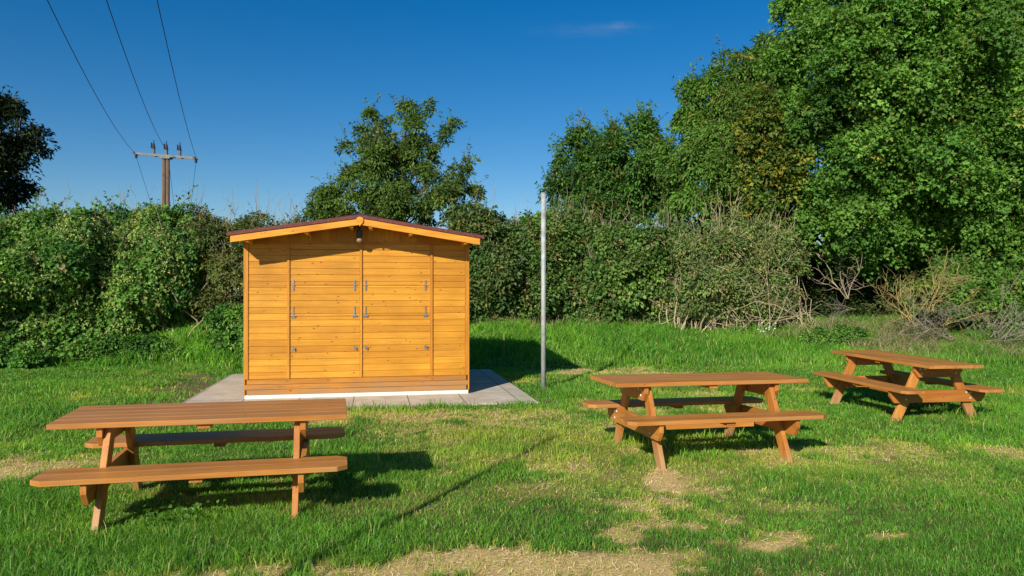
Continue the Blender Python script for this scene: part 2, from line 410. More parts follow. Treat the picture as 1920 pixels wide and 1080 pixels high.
# boards at the foot, notched at the corners
bb = MB()
for i in range(3):
    s_ = .0 if i % 2 else .03
    bb.box(s_ + .004, W - s_ - .004, -.024 + .002 * i, -.0005, .062 + i * .0795, .062 + (i + 1) * .0795 - .004, .003)
bb.build('base_board', M['beam'], shed)
for i in (0, 2):
    for xx in (.0, W - .03):
        pass
MB().box(.002, W - .002, -.016, .04, .0, .060, .002).build('skirting', M['white'], shed)
MB().box(.002, .028, .042, DP, .0, .060, .002).build('skirting', M['white'], shed)
MB().box(W - .028, W - .002, .042, DP, .0, .060, .002).build('skirting', M['white'], shed)
for x0, x1 in ((.0, .056), (W - .05, W)):
    MB().box(x0, x1, -.022, -.0005, .30, WT + .02, .003).build('corner_post', M['post'], shed)
MB().box(-.014, .0085, -.021, .05, .06, WT + .0, .002).build('corner_post', M['post'], shed)
MB().box(W - .0085, W + .014, -.021, .05, .06, WT + .0, .002).build('corner_post', M['post'], shed)
for xb in (B0, B1, B2):
    MB().box(xb - .019, xb + .019, -.03, -.0005, .302, WT, .003).build('batten', M['post'], shed)
MB().box(.058, W - .052, -.019, -.0005, WT + .002, WT + .03, .003).build('top_rail', M['post'], shed)
# gable of upright boards
def roofz(x):   # underside of the roof boards
    e0 = 2.445
    return e0 + RP * (1 - abs(x - CX) / (CX + E_))
gb = MB(); x = .02; k = 0
while x < W - .02:
    b = min(x + .09, W - .02); c = x + .004
    top = lambda q: roofz(q) - .004
    pts = [(c, WT + .031), (b, WT + .031), (b, top(b))]
    if c < CX < b: pts.append((CX, top(CX)))
    pts.append((c, top(c)))
    gb.poly(pts, 1, -.013, .0)
    x += .09
gb.poly([(.0, WT + .001), (W, WT + .001), (W, roofz(W) - .006), (CX, roofz(CX) - .006), (0, roofz(0) - .006)], 1, .001, .04)
gb.build('gable', M['gable'], shed)
# roof: two slopes of boards with felt on top
YF, YB = -O_, DP + .15
def slope(x0, x1, dz0, dz1, y0, y1, mb):
    z0, z1 = roofz(x0), roofz(x1)
    return mb.poly([(x0, z0 + dz0), (x1, z1 + dz0), (x1, z1 + dz1), (x0, z0 + dz1)], 1, y0, y1)
deck = MB(); slope(-E_ + .03, CX - .002, 0, .02, YF + .03, YB - .02, deck); slope(CX + .002, W + E_ - .03, 0, .02, YF + .03, YB - .02, deck)
deck.build('roof_boards', M['gable'], shed)
rf = MB()
slope(-E_ - .02, CX, .022, .072, YF - .016, YB, rf); slope(CX, W + E_ + .03, .022, .072, YF - .016, YB, rf)
rfo = rf.build('roof', M['roof'], shed)
rc = MB(); zc = roofz(CX) + .073
rc.poly([(CX - .34, zc - .053 + .004), (CX, zc + .001), (CX + .34, zc - .053 + .004), (CX + .34, zc - .053 + .012), (CX, zc + .014), (CX - .34, zc - .053 + .012)], 1, YF - .018, YB + .01)
rc.build('ridge_cap', M['black'], rfo)
for (xa, xb) in ((-E_ + .03, CX - .012), (CX + .012, W + E_ - .03)):
    fz = MB()
    za, zb = roofz(xa), roofz(xb)
    fz.poly([(xa, za - .082), (xb, zb - .082), (xb, zb + .02), (xa, za + .02)], 1, YF, YF + .026, .003)
    fz.build('fascia_board', M['fascia'], shed)
fin = MB(); zf = roofz(CX)
fin.poly([(CX - .042, zf + .028), (CX - .055, zf - .01), (CX - .05, zf - .05), (CX - .012, zf - .085), (CX, zf - .112), (CX + .012, zf - .085), (CX + .05, zf - .05), (CX + .055, zf - .01), (CX + .042, zf + .028), (CX, zf + .04)], 1, YF - .022, YF - .001, .004)
fin.build('finial', M['fascia'], shed)
for xb in (.10, .95, CX - .13, CX + .16, 2.5, W - .10):
    zb = roofz(xb)
    MB().box(xb - .028, xb + .028, YF + .028, .0, zb - .105, zb - .012, .003).build('purlin', M['fascia'], shed)
# shutters with ironwork
def shutters(x0, x1):
    flap = MB(); siding(flap, x0, x1, 1.745, WT - .103, -.001, d=.010); flap.box(x0, x1, -.002, .0, 1.745, WT - .103)
    fo = flap.build('upper_shutter', M['siding'], shed)
    mid = MB(); siding(mid, x0, x1, 1.265, 1.741, -.001, d=.010)
    mo = mid.build('serving_hatch', M['siding'], shed)
    low = MB(); siding(low, x0, x1, .302, 1.261, -.001, d=.010)
    lo = low.build('lower_shutter', M['siding'], shed)
    for xh in (x0 + .05, x1 - .075):
        h = MB(); yb = -.014
        h.poly([(xh - .010, 1.745), (xh - .013, 1.80), (xh - .010, 1.828), (xh + .010, 1.828), (xh + .013, 1.80), (xh + .010, 1.745)], 1, yb - .006, yb)
        h.poly([(xh - .010, 1.738), (xh - .013, 1.69), (xh - .010, 1.662), (xh + .010, 1.662), (xh + .013, 1.69), (xh + .010, 1.738)], 1, yb - .006, yb)
        h.cyl((xh, yb - .008, 1.742), .007, .048, 'x', 10)
        for zz in (1.815, 1.78, 1.71, 1.675): h.cyl((xh, yb - .007, zz), .0035, .004, 'y', 8)
        h.build('strap_hinge', M['hinge'], fo)
        t = MB()
        t.poly([(xh - .014, 1.275), (xh + .014, 1.275), (xh + .006, 1.41), (xh, 1.425), (xh - .006, 1.41)], 1, yb - .006, yb)
        t.box(xh - .034, xh + .034, yb - .005, yb, 1.238, 1.262, .001)
        t.cyl((xh, yb - .009, 1.268), .009, .066, 'x', 10)
        for zz in (1.39, 1.34, 1.30): t.cyl((xh, yb - .007, zz), .0035, .004, 'y', 8)
        t.build('tee_hinge', M['hinge'], mo)
        l = MB(); xl = xh + .012
        l.box(xl - .028, xl - .006, yb - .006, yb, .735, .79, .001)
        l.cyl((xl + .006, yb - .012, .762), .010, .020, 'y', 10)
        l.poly([(xl - .004, .735), (xl + .018, .735), (xl + .012, .785), (xl + .003, .792)], 1, yb - .026, yb - .021)
        l.build('latch', M['hinge'], lo)
shutters(B0 + .022, B1 - .022); shutters(B1 + .022, B2 - .022)
# lamp under the ridge: a thing fixed to the shed
lm = MB(); lm.box(1.70, 1.745, -.24, -.18, 2.52, roofz(CX) - .012, .004); lm.box(1.678, 1.767, -.26, -.16, 2.475, 2.60, .012)
lmo = lm.build('lamp_bracket', M['black'], shed)
dz = MB(); dz.sph((1.722, -.215, 2.447), .048, (1, .8, .9), 18, 12)
dzo = dz.build('lamp_globe', M['lens'], lmo, True)

# ------------------------------------------------------------------ picnic tables
def make_table():
    t = empty('picnic_table')
    top = MB()
    for i in range(5):
        y0 = -.388 + i * .1552
        top.box(-1.038, 1.038, y0 + .0018, y0 + .1552 - .0018, .7125, .7525, .003)
    top.build('tabletop', M['top'], t)
    for s in (-1, 1):
        b = MB()
        for j in range(2):
            a = s * (.39 + j * .17) + s * .0012; c = s * (.39 + (j + 1) * .17) - s * .0012
            ch = .075; cy = .055
            if j == 1:   # outer board: corners cut
                pts = [(-1.038 + .0, a), (-1.038, c - s * cy), (-1.038 + ch, c), (1.038 - ch, c), (1.038, c - s * cy), (1.038, a)]
            else:
                pts = [(-1.038 + ch, a), (-1.038, a + s * cy), (-1.038, c), (1.038, c), (1.038, a + s * cy), (1.038 - ch, a)]
            b.poly(pts, 2, .400, .4376, .0025)
        b.build('bench_seat', M['seat'], t)
    for sx_ in (-1, 1):
        xi = sx_ * .6635
        for s in (-1, 1):
            l = MB(); w_ = .066
            l.poly([(s * .60 - w_, -.06), (s * .60 + w_, -.06), (s * .225 + w_, .711), (s * .225 - w_, .711)], 0, xi - .0225, xi + .0225, .003)
            l.build('leg', M['legw'], t)
        xo0, xo1 = xi + sx_ * .024, xi + sx_ * .066
        u = MB(); u.poly([(-.35, .7105), (-.35, .64), (-.29, .565), (.29, .565), (.35, .64), (.35, .7105)], 0, min(xo0, xo1), max(xo0, xo1), .003)
        uo = u.build('upper_beam', M['beamw'], t)
        d = MB(); d.poly([(-.70, .398), (-.70, .325), (-.64, .238), (.64, .238), (.70, .325), (.70, .398)], 0, min(xo0, xo1), max(xo0, xo1), .003)
        do = d.build('lower_beam', M['beamw'], t)
        for par, pts in ((uo, [(-.27, .675), (-.20, .675), (-.25, .615), (.27, .675), (.20, .675), (.25, .615)]), (do, [(-.47, .36), (-.41, .36), (-.47, .285), (.47, .36), (.41, .36), (.47, .285)])):
            for (yy, zz) in pts:
                c = MB(); c.cyl((xo1 + sx_ * .001, yy, zz), .014, .004, 'x', 12); c.sph((xo1 + sx_ * .003, yy, zz), .011, (.6, 1, 1), 10, 6)
                c.build('bolt', M['bolt'], par)
    MB().box(-.64, .64, -.022, .022, .222, .332, .003).build('stretcher', M['railw'], t)
    for (y0, y1, z0, z1) in ((-.36, .36, .676, .711), (-.70, -.42, .365, .3985), (.42, .70, .365, .3985)):
        MB().box(-.045, .045, y0, y1, z0, z1, .003).build('cleat', M['beamw'], t)
    for sx_ in (-1, 1):
        for s in (-1, 1):
            MB().box(sx_ * .62 - (.0 if sx_ > 0 else -.0) - .04, sx_ * .62 + .02 - .0, min(s * .70, s * .56), max(s * .70, s * .56), .368, .3985, .003).build('cleat', M['beamw'], t) if False else None
    return t
def copy_tree(o, parent=None):
    c = o.copy(); COL.objects.link(c); c.parent = parent
    for ch in list(o.children): copy_tree(ch, c)
    return c
T0 = make_table()
TT = [(-2.385, 5.792, -.020, .242, .006, .018, 'nearest brown picnic table, on the grass at left in front of the shed paving'),
      (1.924, 7.577, .025, .219, .005, -.012, 'middle brown picnic table standing right of the grey steel post, long side to the camera'),
      (5.436, 10.233, -.010, -1.404, .012, -.005, 'farthest brown picnic table turned end-on, bolted end frame facing the camera, near the dead branches')]
for i, (x, y, z, yaw, pt, rl, lab) in enumerate(TT):
    o = T0 if i == 0 else copy_tree(T0)
    o.location = (x, y, z); o.rotation_mode = 'XYZ'; o.rotation_euler = (rl, pt, yaw)
    tag(o, lab, 'picnic table', 'brown wooden picnic tables on the lawn')

# ------------------------------------------------------------------ posts
def steel_post(x, y, h, label, r=.041):
    o = empty('steel_post', (x, y, float(height(x, y)))); tag(o, label, 'post', 'grey steel posts')
    m = MB(); m.cyl((0, 0, h / 2 - .1), r, h + .2, 'z', 24); m.build('tube', M['steel'], o, True)
    c = MB(); c.cyl((0, 0, h + .004), r + .002, .014, 'z', 24); c.build('end_cap', M['steel'], o, True)
    return o
px_, py_ = G(1019, 729)
steel_post(px_, py_, 3.34, 'upright grey galvanised steel post in the grass to the right of the shed')
ex, ey = G(1046, 819)
SL = 6.35
steel_post(ex - SL * math.sin(SUN_AZ), ey - SL * math.cos(SUN_AZ), SL * math.tan(SUN_EL), 'grey steel post by the near picnic table whose long thin shadow crosses the lawn', .03)

# utility pole
UY = 35.0
up = empty('utility_pole', (pX(311, UY), UY, .6)); tag(up, 'twin-trunk wooden power line pole with crossarm rising behind the left hedge', 'utility pole')
ztop = pZ(292, UY) - .6
for dx in (-.10, .09):
    MB().cyl((dx, 0, ztop / 2), .10, ztop, 'z', 14, r2=.085).build('pole', M['polew'], up, True)
ca = MB(); x0, x1 = pX(253, UY) - up.location.x, pX(368, UY) - up.location.x
zl, zr = pZ(288, UY) - .6, pZ(297, UY) - .6
for dy in (-.14, .12):
    ca.poly([(x0, zl - .05), (x1, zr - .05), (x1, zr + .05), (x0, zl + .05)], 1, dy, dy + .05)
ca.poly([(-.35, ztop + .02), (.35, ztop - .02), (.2, ztop - .16), (-.2, ztop - .14)], 1, -.145, .18)
ca.build('crossarm', M['arm'], up)
for k, px in enumerate((288, 312, 337)):
    xx = pX(px, UY) - up.location.x; zz = zl + (zr - zl) * (xx - x0) / (x1 - x0)
    b = MB(); b.cyl((xx, 0, zz + .17), .07, .30, 'z', 12)
    bo = b.build('insulator_bracket', M['arm'], up)
    b = MB(); b.cyl((xx, 0, zz + .40), .085, .18, 'z', 12, r2=.05); b.cyl((xx, 0, zz + .53), .06, .14, 'z', 12, r2=.03); b.cyl((xx - .11, 0, zz + .47), .035, .26, 'z', 8); b.cyl((xx, 0, zz + .65), .02, .16, 'z', 8)
    b.build('insulator', M['insul'], up)
for xx, zz in ((x0 + .05, zl), (x1 - .02, zr)):
    b = MB(); b.cyl((xx, -.0, zz - .12), .06, .18, 'z', 10); b.cyl((xx - .04, -.1, zz + .02), .06, .12, 'y', 10); b.build('insulator', M['insul'], up)
labs = ['leftmost overhead wire running from the left end of the pole crossarm', 'middle overhead wire running from the centre of the pole crossarm', 'rightmost overhead wire running from the right end of the pole crossarm']
for k, (pxs, pys, px0, px2, py2) in enumerate(((253, 287, 88, 277, 363), (314, 284, 199, 322, 352), (368, 296, 294, 361, 357))):
    xs = pX(pxs, UY); zs = pZ(pys, UY); x14 = pX(px0, 14.0); z14 = pZ(0, 14.0)
    # parabola through (35, zs), (14, z14) with its low point near 16
    kk = (zs - z14) / ((35 - 16.5) ** 2 - (14 - 16.5) ** 2); zb = zs - kk * (35 - 16.5) ** 2
    P = []
    for yy in np.linspace(-3, 35, 40): P.append((xs + (x14 - xs) * (35 - yy) / 21.0, yy, zb + kk * (yy - 16.5) ** 2))
    xb, zb2 = pX(px2, 42.5), pZ(py2, 42.5)
    for yy in np.linspace(36, 60, 12):
        t = (yy - 35) / 7.5; P.append((xs + (xb - xs) * t, yy, zs + (zb2 - zs) * (t - .12 * max(0, t - 1) ** 2)))
    P = np.array(P)[None]
    V, Q = tubes(P, np.full(P.shape[:2], .0095), 5)
    tag(np_mesh('power_line', V, [Q], M['wire']), labs[k], 'wire', 'overhead power lines')

# ------------------------------------------------------------------ foliage
def leaves_mesh(name, C, D, Nn, L, Wd, colr, m, parent, fold=.25, lobed=False):
    """one folded leaf of two triangles per row: C base point, D direction, Nn normal"""
    D = D / (np.linalg.norm(D, axis=1, keepdims=True) + 1e-9)
    S = np.cross(D, Nn); S /= np.linalg.norm(S, axis=1, keepdims=True) + 1e-9
    Nn = np.cross(S, D)
    L = L[:, None]; Wd = Wd[:, None]
    a = C; b = C + D * L * .45 + S * Wd * .5 + Nn * Wd * fold; c = C + D * L - Nn * L * .12; d = C + D * L * .45 - S * Wd * .5 + Nn * Wd * fold
    V = np.stack([a, b, c, d], 1).reshape(-1, 3)
    if lobed:
        b = C + D * L * .34 + S * Wd * .56 + Nn * Wd * fold; d = C + D * L * .34 - S * Wd * .56 + Nn * Wd * fold
        e = C + D * L * .58 + S * Wd * .20 + Nn * Wd * .02; f = C + D * L * .58 - S * Wd * .20 + Nn * Wd * .02
        V = np.stack([a, b, e, c, f, d], 1).reshape(-1, 3); i = np.arange(len(C)) * 6
        T = np.concatenate([np.stack([i, i + 1, i + 2], 1), np.stack([i, i + 2, i + 3], 1), np.stack([i, i + 3, i + 4], 1), np.stack([i, i + 4, i + 5], 1)])
        return np_mesh(name, V, [T], m, parent, colors=np.repeat(colr, 6, axis=0))
    i = np.arange(len(C)) * 4
    T = np.concatenate([np.stack([i, i + 1, i + 2], 1), np.stack([i, i + 2, i + 3], 1)])
    col = np.repeat(colr, 4, axis=0)
    return np_mesh(name, V, [T], m, parent, colors=col)
def in_poly(x, y, P):
    P = np.asarray(P, float); n = len(P); ins = np.zeros(len(x), bool); dist = np.full(len(x), 1e9)
    for i in range(n):
        x1, y1 = P[i]; x2, y2 = P[(i + 1) % n]
        c = ((y1 > y) != (y2 > y)) & (x < (x2 - x1) * (y - y1) / (y2 - y1 + 1e-12) + x1); ins ^= c
        t = np.clip(((x - x1) * (x2 - x1) + (y - y1) * (y2 - y1)) / ((x2 - x1) ** 2 + (y2 - y1) ** 2 + 1e-9), 0, 1)
        dist = np.minimum(dist, np.hypot(x - x1 - t * (x2 - x1), y - y1 - t * (y2 - y1)))
    return ins, dist
def nrm(v): return v / (np.linalg.norm(v, axis=-1, keepdims=True) + 1e-9)
GREEN = dict(maple=[(.102, .230, .032), (.155, .305, .046), (.066, .168, .028)], cherry=[(.115, .240, .034), (.080, .185, .028), (.160, .27, .045)],
             hop=[(.105, .250, .040), (.175, .330, .055), (.055, .155, .032)], hedge=[(.175, .290, .060), (.110, .215, .044), (.060, .135, .032)],
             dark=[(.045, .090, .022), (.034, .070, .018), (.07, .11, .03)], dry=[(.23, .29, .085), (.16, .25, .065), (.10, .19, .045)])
def branchy(rng, root, direction, length, rad, depth, out):
    K = 6; pts = [np.array(root)]; d = np.array(direction, float); d /= np.linalg.norm(d)
    for i in range(K - 1):
        d = nrm(d + rng.normal(0, .22, 3)); pts.append(pts[-1] + d * length / (K - 1))
    pts = np.array(pts)
    g_ = height(pts[:, 0], pts[:, 1]); pts[:, 2] = np.maximum(pts[:, 2], g_ + rad)
    out.append((pts, np.linspace(rad, rad * .35, K)))
    if depth > 0:
        for _ in range(rng.integers(3, 6)):
            j = rng.integers(1, K - 1)
            branchy(rng, pts[j], nrm(d + rng.normal(0, .75, 3)), length * rng.uniform(.4, .65), rad * .55, depth - 1, out)
def plant(name, label, cat, poly, Y0, thick, nl, rl, ns, per, rs, leaf, pal, seed, group=None, autumn=(0, (.35, .25, .03)), pale=(0, (.30, .34, .10)), stems=0, trunk=None,
          droop=.35, m='leafy', part='foliage', twigs=0, back=.3, vgrad=0.0, tw=M['twig'], shoots=0, lobed=False, relief=1.0, fans=0, sprigs=0, sprig=(.4, .9)):
    """a crown: clumps set through the inflated outline, each covered with leafy sprays"""
    rng = np.random.default_rng(seed)
    P = np.asarray(poly, float); lo = P.min(0); hi = P.max(0)
    sc = F / Y0
    x = rng.uniform(lo[0], hi[0], nl * 6); y = rng.uniform(lo[1], hi[1], nl * 6)
    ins, d = in_poly(x, y, P); x, y, d = x[ins][:nl], y[ins][:nl], d[ins][:nl] / sc
    n = len(x)
    r = rng.uniform(*rl, n); r = np.minimum(r, d * .95 + rl[0] * .45)
    half = thick * (1 - np.exp(-d / (thick * .55)))
    fr = rng.uniform(0, 1, n) > back
    rel = fbm(x / sc / 1.1 + seed * 3.1, y / sc / .9, seed, 2)      # bulges and hollows of the leafy front
    half = half * (1 + relief * (-.65 + 1.3 * sm((rel - .25) / .5)))
    Y = np.where(fr, Y0 - half * rng.uniform(.6, 1.0, n), Y0 + half * rng.uniform(-.3, 1.0, n))
    C = np.stack([pX(x, Y), Y, pZ(y, Y)], 1)
    gz = height(C[:, 0], C[:, 1]); C[:, 2] = np.maximum(C[:, 2], gz + r * .35)
    # sprays
    pr = r ** 2 * np.where(fr, 1.0, .45); li = rng.choice(n, ns, p=pr / pr.sum())
    dr = rng.normal(0, 1, (ns, 3)); dr[:, 1] -= .55; dr[:, 2] += .45; dr = nrm(dr)
    rad = r[li] * (1.05 - .5 * rng.uniform(0, 1, ns) ** 2.2)
    S = C[li] + dr * rad[:, None] * np.array([1, 1, .82])
    gz = height(S[:, 0], S[:, 1]); S = S[S[:, 2] > gz + .02]; dr = dr[:0] if False else dr[:len(dr)]
    ok = (C[li] + dr * rad[:, None] * np.array([1, 1, .82]))[:, 2] > gz + .02
    dr = dr[ok]; li = li[ok]; ns = len(S)
    sn = nrm(dr * .75 + np.array([0, 0, .75]) + rng.normal(0, .28, (ns, 3)))
    tint_s = rng.normal(1, .13, (ns, 1)) * (1 + (.12 * rng.normal(0, 1, (n, 1)))[li])
    pal_ = np.array(GREEN[pal] if isinstance(pal, str) else pal)
    cs = pal_[rng.integers(0, len(pal_), n)][li] * .5 + pal_[rng.integers(0, len(pal_), ns)] * .5
    aut = (rng.uniform(0, 1, ns) < autumn[0] * (.3 + 1.4 * (rng.uniform(0, 1, n) ** 2)[li] * 1.6)); cs[aut] = cs[aut] * .35 + np.array(autumn[1]) * .65
    plc = (rng.uniform(0, 1, n) < .5)[li]; pl = (rng.uniform(0, 1, ns) < pale[0] * 2) & plc
    cs = cs * np.clip(tint_s, .6, 1.5)
    # leaves
    k = np.repeat(np.arange(ns), per); nn = len(k)
    u = rng.normal(0, 1, (nn, 3)); u = u - (u * sn[k]).sum(1, keepdims=True) * sn[k] * .75; u = nrm(u)
    rr = rs * np.sqrt(rng.uniform(0, 1, nn))[:, None] * rng.uniform(.6, 1.2, (ns, 1))[k]
    A = S[k] + u * rr; A[:, 2] -= (rr[:, 0] ** 2) / rs * droop
    D = nrm(u + nrm(dr[k]) * .4 + np.array([0, 0, -droop]) + rng.normal(0, .45, (nn, 3)))
    Nn = nrm(sn[k] + rng.normal(0, .55, (nn, 3)))
    Lf = rng.uniform(.7, 1.25, nn) * leaf[0]; Wf = Lf * leaf[1]
    colr = cs[k] * rng.normal(1, .14, (nn, 1)).clip(.6, 1.5)
    pk = pl[k] & (rng.uniform(0, 1, nn) < .7)
    colr[pk] = np.array(pale[1]) * rng.uniform(.8, 1.2, (pk.sum(), 1)); Lf[pk] *= .6; Wf[pk] = Lf[pk] * .7
    ya = rng.uniform(0, 1, nn) < .02; colr[ya] = colr[ya] * .4 + np.array((.4, .33, .05)) * .6
    sprig_P = None
    if sprigs:   # leafy shoots reaching out of the clumps give the ragged outline
        ids = rng.integers(0, ns, sprigs); sd = nrm(dr[ids] * .6 + np.array([0, -.1, .75]) + rng.normal(0, .35, (sprigs, 3)))
        ln = rng.uniform(*sprig, (sprigs, 1)); a0 = S[ids] - sd * .15; a1 = S[ids] + sd * ln
        sprig_P = curve_pts(rng, a0, a1, 5, .15, .12); q = 14
        kk = np.repeat(np.arange(sprigs), q); tt = np.tile(np.linspace(.12, 1, q), sprigs) * 3.999; i0 = tt.astype(int); f0 = (tt - i0)[:, None]
        pp = sprig_P[kk, i0] * (1 - f0) + sprig_P[kk, i0 + 1] * f0
        sdv = nrm(rng.normal(0, 1, (len(kk), 3)) + sd[kk] * .5 + np.array([0, 0, -droop]))
        A = np.concatenate([A, pp]); D = np.concatenate([D, sdv]); Nn = np.concatenate([Nn, nrm(rng.normal(0, .6, (len(kk), 3)) + np.array([0, -.3, .8]))])
        l2 = rng.uniform(.6, 1.1, len(kk)) * leaf[0]; Lf = np.concatenate([Lf, l2]); Wf = np.concatenate([Wf, l2 * leaf[1]])
        colr = np.concatenate([colr, cs[ids][kk] * rng.normal(1.05, .14, (len(kk), 1)).clip(.6, 1.5)])
    g_ = height(A[:, 0], A[:, 1]); keep = A[:, 2] > g_ + .01
    base = np.array([C[:, 0].mean(), Y0, 0.0]) if trunk is None else np.array([trunk[0], trunk[1], 0.0]); base[2] = float(height(base[0], base[1]))
    o = empty(name, tuple(base)); tag(o, label, cat, group)
    leaves_mesh(part, (A - base)[keep], D[keep], Nn[keep], Lf[keep], Wf[keep], colr[keep].clip(.01, .8), M[m], o, lobed=lobed)
    # wood
    Vs = []; Qs = []; off = 0
    def addt(P_, R_, s=5):
        nonlocal off
        v, q = tubes(P_, R_, s); Vs.append(v - base); Qs.append(q + off); off += len(v)
    if trunk is not None:
        tx, ty, tr, th = trunk
        tp = np.array([[tx, ty, base[2] - .2], [tx + .03, ty, base[2] + th * .3], [tx - .05, ty + .05, base[2] + th * .65], [tx + .05, ty, base[2] + th]])[None]
        v, q = tubes(tp, np.array([[tr * 1.25, tr, tr * .8, tr * .5]]), 10)
        np_mesh('trunk', v - base, [q], M['bark'], o, smooth=True)
        ids = rng.choice(n, min(n, 46), replace=False); B = C[ids]
        hh = np.clip((B[:, 2] - base[2]) * rng.uniform(.25, .7, len(B)), .4, th)
        A_ = np.stack([np.full(len(B), tx), np.full(len(B), ty), base[2] + hh], 1)
        Pl = curve_pts(rng, A_, B, 7, .12, .12)
        addt(Pl, np.linspace(1, .22, 7)[None] * np.full((len(B), 1), tr * .38), 6)
    elif stems:
        ids = rng.choice(n, stems); B = C[ids] + rng.normal(0, .15, (stems, 3)); A_ = B.copy()
        A_[:, 0] = B[:, 0] + rng.normal(0, .35, stems); A_[:, 1] = B[:, 1] * .5 + Y0 * .5; A_[:, 2] = height(A_[:, 0], A_[:, 1]) - .05
        addt(curve_pts(rng, A_, B, 6, .12, .0), np.linspace(1, .3, 6)[None] * rng.uniform(.012, .032, (stems, 1)), 5)
    if twigs:
        ids = rng.choice(ns, twigs); B = S[ids] + dr[ids] * rng.uniform(.0, .28, (twigs, 1)) + np.array([0, 0, .08]); A_ = C[li[ids]] + dr[ids] * .05
        addt(curve_pts(rng, A_, B, 4, .12, .05), np.linspace(1, .4, 4)[None] * rng.uniform(.007, .015, (twigs, 1)), 4)
    if sprigs: addt(sprig_P, np.linspace(1, .4, 5)[None] * np.full((sprigs, 1), .008), 4)
    if fans:     # bare old stems standing in front of the leaves
        ou = []
        for _ in range(fans):
            fx = rng.uniform(pX(lo[0] + 25, Y0), pX(hi[0] - 25, Y0)); fy = Y0 - thick * rng.uniform(.35, .85)
            branchy(rng, (fx, fy, float(height(fx, fy)) - .05), (rng.normal(0, .38), -.06, 1), rng.uniform(1.3, 2.7), rng.uniform(.010, .018), 2, ou)
        addt(np.stack([q_[0] for q_ in ou]), np.stack([q_[1] for q_ in ou]), 4)
    if shoots:   # bare shoots poking out of the top
        tp = np.argsort(-C[:, 2])[:max(6, n // 3)]; ids = rng.choice(tp, shoots); A_ = C[ids]
        B = A_ + np.stack([rng.normal(0, .22, shoots), rng.normal(0, .2, shoots), rng.uniform(.4, 1.1, shoots) + r[ids]], 1)
        addt(curve_pts(rng, A_, B, 5, .12, .0), np.linspace(1, .3, 5)[None] * rng.uniform(.006, .011, (shoots, 1)), 4)
    if Vs: np_mesh('branches' if trunk is not None else 'stems', np.concatenate(Vs), [np.concatenate(Qs)], M['bark'] if trunk is not None else tw, o)
    return o

exec_plants = True
TG = 'trees behind the hedges'; HG = 'hedge shrubs behind the lawn'
# trees
plant('broadleaf_tree', 'open-crowned green tree rising behind the shed roof', 'tree',
      [(765, 183), (782, 200), (800, 186), (822, 190), (812, 215), (800, 240), (805, 262), (822, 250), (842, 222), (862, 224), (850, 262), (832, 272), (815, 285), (818, 298), (846, 318), (880, 292), (900, 298), (896, 325), (880, 345), (930, 362), (912, 380), (880, 385), (870, 425), (560, 425), (578, 385), (575, 358), (620, 345), (645, 328), (640, 315), (672, 310), (668, 288), (632, 278), (636, 268), (668, 265), (660, 240), (672, 228), (690, 235), (684, 202), (700, 200), (706, 222), (738, 218), (748, 196)],
      32, 1.6, 260, (.10, .46), 1650, 24, .24, (.17, .38), [(.105, .185, .034), (.150, .240, .045), (.070, .135, .028)], 11, TG, (.02, (.30, .22, .04)), trunk=(pX(752, 32), 32, .13, 6.8), droop=.4, m='leaf', part='crown', twigs=260, sprigs=260, sprig=(.35, .95))
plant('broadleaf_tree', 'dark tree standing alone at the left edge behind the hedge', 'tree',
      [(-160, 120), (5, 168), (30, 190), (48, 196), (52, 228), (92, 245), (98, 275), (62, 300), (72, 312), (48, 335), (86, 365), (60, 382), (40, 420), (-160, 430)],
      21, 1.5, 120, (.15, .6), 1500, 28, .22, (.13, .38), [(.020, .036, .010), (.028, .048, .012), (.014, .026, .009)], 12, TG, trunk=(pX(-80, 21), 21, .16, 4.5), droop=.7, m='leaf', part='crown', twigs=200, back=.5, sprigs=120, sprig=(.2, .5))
plant('broadleaf_tree', 'rounded mid-green tree left of the big wall of trees, behind the steel post', 'tree',
      [(1024, 322), (1046, 300), (1040, 272), (1066, 262), (1062, 228), (1085, 240), (1092, 218), (1110, 240), (1128, 262), (1140, 238), (1150, 218), (1170, 236), (1186, 214), (1198, 222), (1208, 190), (1220, 225), (1232, 256), (1262, 280), (1275, 440), (1020, 440), (1018, 350)],
      27, 1.9, 210, (.12, .60), 1800, 26, .26, (.15, .42), [(.075, .185, .030), (.110, .240, .040), (.050, .135, .026)], 13, TG, (.05, (.30, .20, .05)), trunk=(pX(1150, 27), 27, .17, 5), droop=.35, m='leaf', part='crown', twigs=220, sprigs=300, sprig=(.3, .85))
plant('cherry_tree', 'tall olive-green tree with drooping leaves between the rounded tree and the maple', 'tree',
      [(1238, 255), (1262, 235), (1268, 200), (1290, 205), (1275, 165), (1290, 140), (1318, 150), (1322, 110), (1345, 128), (1352, 88), (1378, 100), (1392, 72), (1408, 90), (1418, 58), (1440, 70), (1500, 80), (1530, 250), (1500, 440), (1260, 440), (1240, 330)],
      23.5, 2.2, 280, (.18, .62), 3000, 32, .28, (.14, .36), 'cherry', 14, TG, (.03, (.28, .20, .06)), trunk=(pX(1370, 23.5), 23.5, .18, 6), droop=.6, m='leaf', part='crown', twigs=220, sprigs=340, sprig=(.3, .85))
